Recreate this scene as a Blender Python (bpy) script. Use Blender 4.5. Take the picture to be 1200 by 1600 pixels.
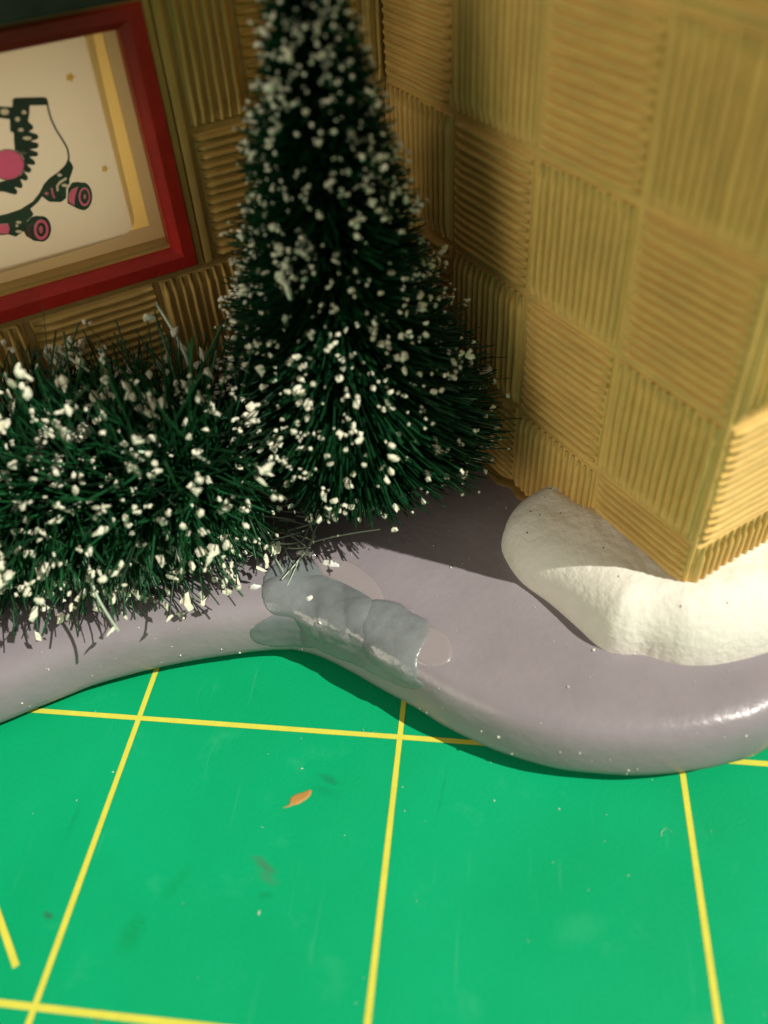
import bpy, bmesh, math, random
import numpy as np
from mathutils import Matrix, Vector

for o in list(bpy.data.objects):
    bpy.data.objects.remove(o, do_unlink=True)
scene = bpy.context.scene
COL = scene.collection
S = 0.0254                      # everything is laid out in inches (the mat's grid) and built in metres
rnd = random.Random(11)
rng = np.random.default_rng(11)

# ------------------------------------------------------------------ camera
cam = bpy.data.cameras.new('camera')
cam.sensor_fit = 'VERTICAL'; cam.sensor_height = 36; cam.lens = 30.47
cam.clip_start = .002; cam.clip_end = 50
CAMPOS = Vector((1.2751, -1.6895, 2.8159))
cx_ = Vector((.99239, .11224, -.05017)).normalized()
cf_ = Vector((-.11545, .70880, -.69589)).normalized()
cu_ = cx_.cross(cf_).normalized(); cx_ = cf_.cross(cu_).normalized()
co = bpy.data.objects.new('camera', cam); COL.objects.link(co)
co.matrix_world = Matrix((( cx_.x, cu_.x, -cf_.x, CAMPOS.x*S), (cx_.y, cu_.y, -cf_.y, CAMPOS.y*S), (cx_.z, cu_.z, -cf_.z, CAMPOS.z*S), (0, 0, 0, 1)))
cam.dof.use_dof = True; cam.dof.focus_distance = 3.35*S; cam.dof.aperture_fstop = 18
scene.camera = co

# ------------------------------------------------------------------ indoor light: a shaft of window sunlight, a soft fill lamp added to brighten the walls from the left, dim room ambient
SUN_EL, SUN_AZ = math.radians(48.5), math.radians(-15.5)
world = bpy.data.worlds.new('World'); scene.world = world; world.use_nodes = True
bg = world.node_tree.nodes['Background']; bg.inputs['Color'].default_value = (1.0, .93, .80, 1); bg.inputs['Strength'].default_value = .24
def lamp(name, kind, direction, dist, energy, color):
    d = Vector(direction).normalized(); li = bpy.data.lights.new(name, kind); li.energy = energy; li.color = color
    o = bpy.data.objects.new(name, li); COL.objects.link(o)
    o.location = Vector((.9, .6, .5))*S+d*dist; o.rotation_euler = d.to_track_quat('Z', 'Y').to_euler()
    return li
key = lamp('window_sunlight', 'SPOT', (math.cos(SUN_EL)*math.cos(SUN_AZ), math.cos(SUN_EL)*math.sin(SUN_AZ), math.sin(SUN_EL)), 4.0, 4.65*4*math.pi*16, (1, .95, .84))
key.shadow_soft_size = .019; key.spot_size = 2*math.atan(3.0*S/4.0); key.spot_blend = .08
room = lamp('fill_light', 'AREA', (-.68, -.64, .34), .75, 2.15, (1, .89, .70))
room.shape = 'SQUARE'; room.size = .34
vs = scene.view_settings; vs.view_transform = 'Standard'; vs.look = 'None'; vs.exposure = 0; vs.gamma = 1; vs.use_curve_mapping = False
scene.render.engine = 'CYCLES'
scene.cycles.max_bounces = 8; scene.cycles.transparent_max_bounces = 12

# ------------------------------------------------------------------ materials
def mat(name, color, rough=.5, spec=.5, var=0, vscale=300, bump=0, bscale=2000, bdetail=3, coat=0, island=0, rvar=0, dist=.0002, trans=0):
    m = bpy.data.materials.new(name); m.use_nodes = True
    n = m.node_tree.nodes; l = m.node_tree.links; p = n['Principled BSDF']
    p.inputs['Base Color'].default_value = (*color, 1); p.inputs['Roughness'].default_value = rough
    p.inputs['Specular IOR Level'].default_value = spec; p.inputs['Coat Weight'].default_value = coat
    p.inputs['Coat Roughness'].default_value = .10
    tc = n.new('ShaderNodeTexCoord'); src = tc.outputs['Object']
    hsv = None
    if var or island:
        hsv = n.new('ShaderNodeHueSaturation'); hsv.inputs['Color'].default_value = (*color, 1)
        mr = n.new('ShaderNodeMapRange'); mr.inputs[3].default_value = 1-(var or island); mr.inputs[4].default_value = 1+(var or island)
        if island:
            g = n.new('ShaderNodeNewGeometry'); l.new(g.outputs['Random Per Island'], mr.inputs[0])
        else:
            t = n.new('ShaderNodeTexNoise'); t.inputs['Scale'].default_value = vscale; t.inputs['Detail'].default_value = 5; t.inputs['Roughness'].default_value = .6
            l.new(src, t.inputs['Vector']); l.new(t.outputs['Fac'], mr.inputs[0]); mr.inputs[1].default_value = .3; mr.inputs[2].default_value = .7
            if rvar:
                rr = n.new('ShaderNodeMapRange'); rr.inputs[1].default_value = .3; rr.inputs[2].default_value = .7
                rr.inputs[3].default_value = rough-rvar; rr.inputs[4].default_value = rough+rvar
                l.new(t.outputs['Fac'], rr.inputs[0]); l.new(rr.outputs[0], p.inputs['Roughness'])
        l.new(mr.outputs[0], hsv.inputs['Value']); l.new(hsv.outputs[0], p.inputs['Base Color'])
    if bump:
        t2 = n.new('ShaderNodeTexNoise'); t2.inputs['Scale'].default_value = bscale; t2.inputs['Detail'].default_value = bdetail
        b = n.new('ShaderNodeBump'); b.inputs['Strength'].default_value = bump; b.inputs['Distance'].default_value = dist
        l.new(src, t2.inputs['Vector']); l.new(t2.outputs['Fac'], b.inputs['Height']); l.new(b.outputs[0], p.inputs['Normal'])
    if trans:
        p.inputs['Transmission Weight'].default_value = trans
    return m

M = {}
M['gold'] = mat('ochre_paint', (.63, .425, .13), .5, .25, var=.16, vscale=260, bump=.25, bscale=2600, dist=.0001)
M['gold_in'] = mat('yellow_paint', (.55, .40, .12), .5, .35, var=.12, vscale=200)
M['red'] = mat('red_paint', (.50, .025, .015), .42, .45, var=.2, vscale=240, bump=.25, bscale=1500)
M['dark'] = mat('dark_grey_paint', (.045, .043, .038), .6, .3, var=.4, vscale=300, bump=.3, bscale=1500)
M['paper'] = mat('cream_paper', (.80, .74, .62), .7, .2, var=.03, vscale=60)
M['ink'] = mat('black_ink', (.012, .02, .015), .6, .25, var=.45, vscale=900)
M['pink'] = mat('pink_ink', (.62, .075, .27), .6, .25, var=.06, vscale=700)
M['yellow'] = mat('yellow_ink', (.70, .50, .10), .6, .25)
M['line'] = mat('yellow_print', (.62, .60, .075), .5, .12, var=.06, vscale=700)
M['snow'] = mat('snow_paint', (.745, .725, .65), .75, .25, var=.05, vscale=500, bump=.5, bscale=1500, bdetail=5, dist=.0003)
M['flock'] = mat('flocking', (.74, .73, .58), .8, .2, var=.05, vscale=900, bump=.4, bscale=4000)
M['needle'] = mat('needle_fibre', (.0065, .050, .017), .38, .3, island=.7)
M['needle_hedge'] = mat('hedge_fibre', (.009, .068, .022), .4, .3, island=.7)  # the tree's fibre made lighter, putting the hedge's sunlight into its colour
M['needle_coated'] = mat('coated_fibre', (.45, .55, .42), .7, .2, island=.3)
M['wire'] = mat('twisted_wire', (.12, .12, .11), .35, .5)
M['putty'] = mat('grey_putty', (.155, .172, .176), .22, .5, var=.32, vscale=150, bump=.35, bscale=700, rvar=.1, dist=.0004)
M['putty_film'] = mat('thin_grey_glue', (.15, .168, .175), .2, .5, var=.26, vscale=170, bump=.3, bscale=900)
M['stain'] = mat('varnish_spot', (.278, .248, .255), .25, .5, var=.03, vscale=200)
M['clear'] = mat('glue_bead', (.7, .72, .68), .06, .6)
M['flake'] = mat('orange_paint_chip', (.42, .225, .06), .6, .3, var=.1, vscale=900)
M['smear'] = mat('ochre_smear', (.27, .16, .045), .4, .4, var=.1, vscale=500)
M['speck'] = mat('dust', (.75, .72, .62), .8, .2)
M['fibre'] = mat('dark_fibre', (.03, .025, .025), .6, .3)

def base_material():
    m = mat('mauve_paint', (.245, .220, .240), .30, .35, var=.09, vscale=110, bump=.3, bscale=1100, rvar=.05, dist=.0002)
    return m
M['mauve'] = base_material()

def mat_material():
    m = bpy.data.materials.new('green_mat_vinyl'); m.use_nodes = True
    n = m.node_tree.nodes; l = m.node_tree.links; p = n['Principled BSDF']
    p.inputs['Roughness'].default_value = .48; p.inputs['Specular IOR Level'].default_value = .10
    tc = n.new('ShaderNodeTexCoord')
    def noise(scale, detail=4, rough=.55):
        t = n.new('ShaderNodeTexNoise'); t.inputs['Scale'].default_value = scale; t.inputs['Detail'].default_value = detail; t.inputs['Roughness'].default_value = rough
        l.new(tc.outputs['Object'], t.inputs['Vector']); return t
    def mix(fac, a, b):
        x = n.new('ShaderNodeMix'); x.data_type = 'RGBA'
        if isinstance(fac, float): x.inputs[0].default_value = fac
        else: l.new(fac, x.inputs[0])
        for k, v in ((6, a), (7, b)):
            if isinstance(v, tuple): x.inputs[k].default_value = (*v, 1)
            else: l.new(v, x.inputs[k])
        return x.outputs[2]
    def rng_(s, a, b, c, d):
        r = n.new('ShaderNodeMapRange'); l.new(s, r.inputs[0])
        for i, v in enumerate((a, b, c, d)): r.inputs[1+i].default_value = v
        return r.outputs[0]
    col = mix(rng_(noise(45, 5).outputs['Fac'], .35, .65, 0, 1), (.001, .30, .112), (.002, .345, .142))
    # pale scuffs and fine scratches
    col = mix(rng_(noise(170, 8, .7).outputs['Fac'], .58, .8, 0, .22), col, (.10, .50, .27))
    mp = n.new('ShaderNodeMapping'); mp.inputs['Rotation'].default_value = (0, 0, .7); mp.inputs['Scale'].default_value = (1500, 90, 1)
    l.new(tc.outputs['Object'], mp.inputs['Vector'])
    sc = n.new('ShaderNodeTexNoise'); sc.inputs['Scale'].default_value = 1; sc.inputs['Detail'].default_value = 2; l.new(mp.outputs[0], sc.inputs['Vector'])
    col = mix(rng_(sc.outputs['Fac'], .68, .8, 0, .16), col, (.12, .48, .28))
    col = mix(rng_(noise(5200, 2, .5).outputs['Fac'], .25, .75, .0, .22), col, (.012, .42, .20))       # fine grain of the vinyl
    # old paint smudges: their own places and ragged outlines
    wob = noise(1500, 6, .75).outputs['Fac']
    for (x, y, ang, rx, ry, c, k) in ((.60, -.515, -.55, .05, .017, (.06, .16, .09), .8), (.617, -.552, -.5, .045, .018, (.06, .20, .11), .55),
                                      (.765, -.19, -.35, .045, .016, (.01, .17, .085), .6), (.755, -.235, -.3, .06, .018, (.005, .23, .10), .4),
                                      (.225, -.768, 1.3, .065, .04, (.004, .25, .075), .6), (-.063, -.74, -.3, .022, .012, (.03, .10, .06), .85),
                                      (.322, -.60, 1.1, .075, .022, (.004, .27, .085), .5), (1.17, -.2, 1.45, .12, .004, (.005, .22, .10), .5),
                                      (-.10, -.42, 1.5, .07, .010, (.004, .25, .09), .5), (.625, -.61, .1, .03, .012, (.004, .22, .07), .5),
                                      (.205, -1.006, .1, .016, .022, (.12, .16, .05), .6), (1.62, -.62, .4, .09, .05, (.05, .44, .21), .2), (1.9, -.9, .8, .1, .04, (.05, .44, .21), .2)):
        q = n.new('ShaderNodeMapping'); q.vector_type = 'TEXTURE'
        q.inputs['Location'].default_value = (x*S, y*S, 0); q.inputs['Rotation'].default_value = (0, 0, ang); q.inputs['Scale'].default_value = (rx*S, ry*S, 1)
        l.new(tc.outputs['Object'], q.inputs['Vector'])
        ln = n.new('ShaderNodeVectorMath'); ln.operation = 'LENGTH'; l.new(q.outputs[0], ln.inputs[0])
        ad = n.new('ShaderNodeMath'); ad.operation = 'MULTIPLY_ADD'; l.new(wob, ad.inputs[0]); ad.inputs[1].default_value = 2.6; l.new(ln.outputs['Value'], ad.inputs[2])
        col = mix(rng_(ad.outputs[0], 2.5, 1.6, 0, k*.85), col, c)
    l.new(col, p.inputs['Base Color'])
    b = n.new('ShaderNodeBump'); b.inputs['Strength'].default_value = .3; b.inputs['Distance'].default_value = .0001
    l.new(noise(2600, 3).outputs['Fac'], b.inputs['Height']); l.new(b.outputs[0], p.inputs['Normal'])
    l.new(rng_(noise(120, 5).outputs['Fac'], .3, .7, .40, .56), p.inputs['Roughness'])
    return m
M['mat'] = mat_material()

def glass_material():
    m = bpy.data.materials.new('window_plastic'); m.use_nodes = True
    n = m.node_tree.nodes; l = m.node_tree.links; n.clear()
    out = n.new('ShaderNodeOutputMaterial'); tr = n.new('ShaderNodeBsdfTransparent'); gl = n.new('ShaderNodeBsdfGlossy'); df = n.new('ShaderNodeBsdfDiffuse')
    gl.inputs['Roughness'].default_value = .12; df.inputs['Color'].default_value = (.8, .78, .7, 1); tr.inputs['Color'].default_value = (.96, .95, .92, 1)
    fr = n.new('ShaderNodeFresnel'); fr.inputs['IOR'].default_value = 1.45
    a = n.new('ShaderNodeMixShader'); b = n.new('ShaderNodeMixShader'); b.inputs[0].default_value = .05
    l.new(fr.outputs[0], a.inputs[0]); l.new(tr.outputs[0], a.inputs[1]); l.new(gl.outputs[0], a.inputs[2])
    l.new(a.outputs[0], b.inputs[1]); l.new(df.outputs[0], b.inputs[2]); l.new(b.outputs[0], out.inputs['Surface'])
    return m
M['glass'] = glass_material()
def translucent(src, col, fac):
    m = M[src].copy(); m.name = 'translucent_'+m.name; n = m.node_tree.nodes; l = m.node_tree.links
    out = next(x for x in n if x.type == 'OUTPUT_MATERIAL'); mx = n.new('ShaderNodeMixShader'); mx.inputs[0].default_value = fac
    tr = n.new('ShaderNodeBsdfTranslucent'); tr.inputs['Color'].default_value = (*col, 1)
    l.new(n['Principled BSDF'].outputs[0], mx.inputs[1]); l.new(tr.outputs[0], mx.inputs[2]); l.new(mx.outputs[0], out.inputs['Surface'])
    return m
M['pink'] = translucent('pink', (.9, .16, .45), .7); M['yellow'] = translucent('yellow', (.85, .62, .14), .7)
M['backing'] = translucent('gold_in', (.50, .40, .24), .6); M['strip'] = translucent('gold_in', (.95, .72, .26), .6)
M['eyelet'] = translucent('paper', (.95, .9, .8), .75)
M['backlit'] = translucent('paper', (.84, .78, .68), .55)

# ------------------------------------------------------------------ helpers
ORIGIN = {}
def thing(name, loc, label, cat, kind=None):
    o = bpy.data.objects.new(name, None); COL.objects.link(o)
    o.location = Vector(loc)*S; o.empty_display_size = .005
    o['label'] = label; o['category'] = cat
    if kind: o['kind'] = kind
    ORIGIN[o.name] = np.array(loc, float)
    return o
def raw_mesh(name, verts, faces, material, smooth=True):
    me = bpy.data.meshes.new(name)
    me.from_pydata([tuple(v) for v in np.asarray(verts, float)*S], [], faces)
    if smooth: me.polygons.foreach_set('use_smooth', [True]*len(me.polygons))
    me.materials.append(M[material]); me.update()
    return me
def mk(name, verts, faces, material, parent=None, smooth=True, stuff=False):
    """one mesh object; verts in inches, world space, stored about the thing's origin"""
    org = ORIGIN[parent.name] if parent else np.zeros(3)
    me = raw_mesh(name, np.asarray(verts, float)-org, faces, material, smooth)
    o = bpy.data.objects.new(name, me); COL.objects.link(o)
    if parent:
        o.parent = parent; ORIGIN[o.name] = org
    if stuff: o['kind'] = 'stuff'
    return o
def np_mesh(name, V, F, material, parent, smooth=True, stuff=True):
    """fast mesh from arrays: F is (n,3) or (n,4)"""
    me = bpy.data.meshes.new(name); k = F.shape[1]
    V = (V-ORIGIN[parent.name])*S
    me.vertices.add(len(V)); me.vertices.foreach_set('co', V.astype(np.float32).ravel())
    me.loops.add(F.size); me.loops.foreach_set('vertex_index', F.astype(np.int32).ravel())
    me.polygons.add(len(F)); me.polygons.foreach_set('loop_start', np.arange(0, F.size, k, dtype=np.int32))
    try: me.polygons.foreach_set('loop_total', np.full(len(F), k, dtype=np.int32))
    except Exception: pass
    me.polygons.foreach_set('use_smooth', np.full(len(F), smooth, dtype=bool))
    me.materials.append(M[material]); me.update(calc_edges=True); me.validate()
    o = bpy.data.objects.new(name, me); COL.objects.link(o); o.parent = parent; ORIGIN[o.name] = ORIGIN[parent.name]
    if stuff: o['kind'] = 'stuff'
    return o
def box_faces(): return [(0, 3, 2, 1), (4, 5, 6, 7), (0, 1, 5, 4), (1, 2, 6, 5), (2, 3, 7, 6), (3, 0, 4, 7)]
_lat = rng.random((64, 64))
def vnoise(x, y, seed=0):
    x = np.asarray(x, float)+seed*7.31; y = np.asarray(y, float)+seed*3.77
    xi = np.floor(x).astype(int); yi = np.floor(y).astype(int); fx = x-xi; fy = y-yi
    fx = fx*fx*(3-2*fx); fy = fy*fy*(3-2*fy)
    g = lambda a, b: _lat[a % 64, b % 64]
    return (g(xi, yi)*(1-fx)+g(xi+1, yi)*fx)*(1-fy)+(g(xi, yi+1)*(1-fx)+g(xi+1, yi+1)*fx)*fy
def fnoise(x, y, seed=0, o=4):
    s = 0; a = .5
    for i in range(o): s = s+a*(vnoise(x*2**i, y*2**i, seed+i)-.5)*2; a *= .5
    return s

# ------------------------------------------------------------------ outline and skin of the base
OUT = [(-1.8,-.85),(-1.3,-.62),(-.9,-.37),(-.482,-.11),(-.364,-.031),(-.179,.085),(.047,.182),(.285,.256),(.50,.303),(.60,.298),(.68,.272),(.80,.215),(.93,.143),(1.056,.075),(1.177,.004),
       (1.361,-.076),(1.515,-.118),(1.666,-.132),(1.837,-.127),(1.975,-.105),(2.131,-.061),(2.28,.008),(2.5,.18),(2.75,.5),(2.95,1.0),(3.0,2.0),(2.6,3.2),
       (1.0,3.6),(-1.0,3.4),(-2.2,2.4),(-2.5,.6),(-2.3,-.5)]
PROF = [(.34,-.001),(.12,.006),(.07,.022),(.03,.044),(.006,.072),(0,.105),(.003,.15),(.010,.203),(.023,.241),(.042,.266),(.07,.283),(.105,.293),(.15,.298),(.22,.30),(.32,.301),(.45,.301),(.6,.301)]
def catmull(P, m=16):
    P = np.array(P, float); n = len(P); out = []
    for i in range(n):
        a, b, c, d = P[i-1], P[i], P[(i+1) % n], P[(i+2) % n]
        for k in range(m):
            t = k/m
            out.append(.5*((2*b)+(c-a)*t+(2*a-5*b+4*c-d)*t*t+(3*b-a-3*c+d)*t**3))
    return np.array(out)
def resample(P, step):
    Q = np.vstack([P, P[:1]]); L = np.r_[0, np.cumsum(np.linalg.norm(np.diff(Q, axis=0), axis=1))]
    n = int(L[-1]/step); t = np.arange(n)*L[-1]/n
    return np.stack([np.interp(t, L, Q[:, k]) for k in (0, 1)], 1), L[-1]
RIM, RIML = resample(catmull(OUT), .02)
_tan = np.roll(RIM, -1, 0)-np.roll(RIM, 1, 0); _tan /= np.linalg.norm(_tan, axis=1)[:, None]
RNRM = np.stack([-_tan[:, 1], _tan[:, 0]], 1)            # points inwards (outline runs anticlockwise)
_pp = np.array(PROF); PLEN = np.r_[0, np.cumsum(np.linalg.norm(np.diff(_pp, axis=0), axis=1))]
T0 = int(np.argmin(np.linalg.norm(RIM-np.array((.60, .298)), axis=1)))
def base_surface(t, s):
    """t along the rim (0 at the notch), s along the profile -> points on the base's skin"""
    i = (T0 + np.asarray(t)/RIML*len(RIM)) % len(RIM); i0 = np.floor(i).astype(int) % len(RIM); fr = (i-np.floor(i))[..., None]
    i1 = (i0+1) % len(RIM)
    c = RIM[i0]*(1-fr)+RIM[i1]*fr; nn = RNRM[i0]*(1-fr)+RNRM[i1]*fr
    nn = nn/np.linalg.norm(nn, axis=-1, keepdims=True)
    d = np.interp(s, PLEN, _pp[:, 0]); z = np.interp(s, PLEN, _pp[:, 1])
    xy = c+nn*d[..., None]
    return np.concatenate([xy, z[..., None]], -1)

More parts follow.
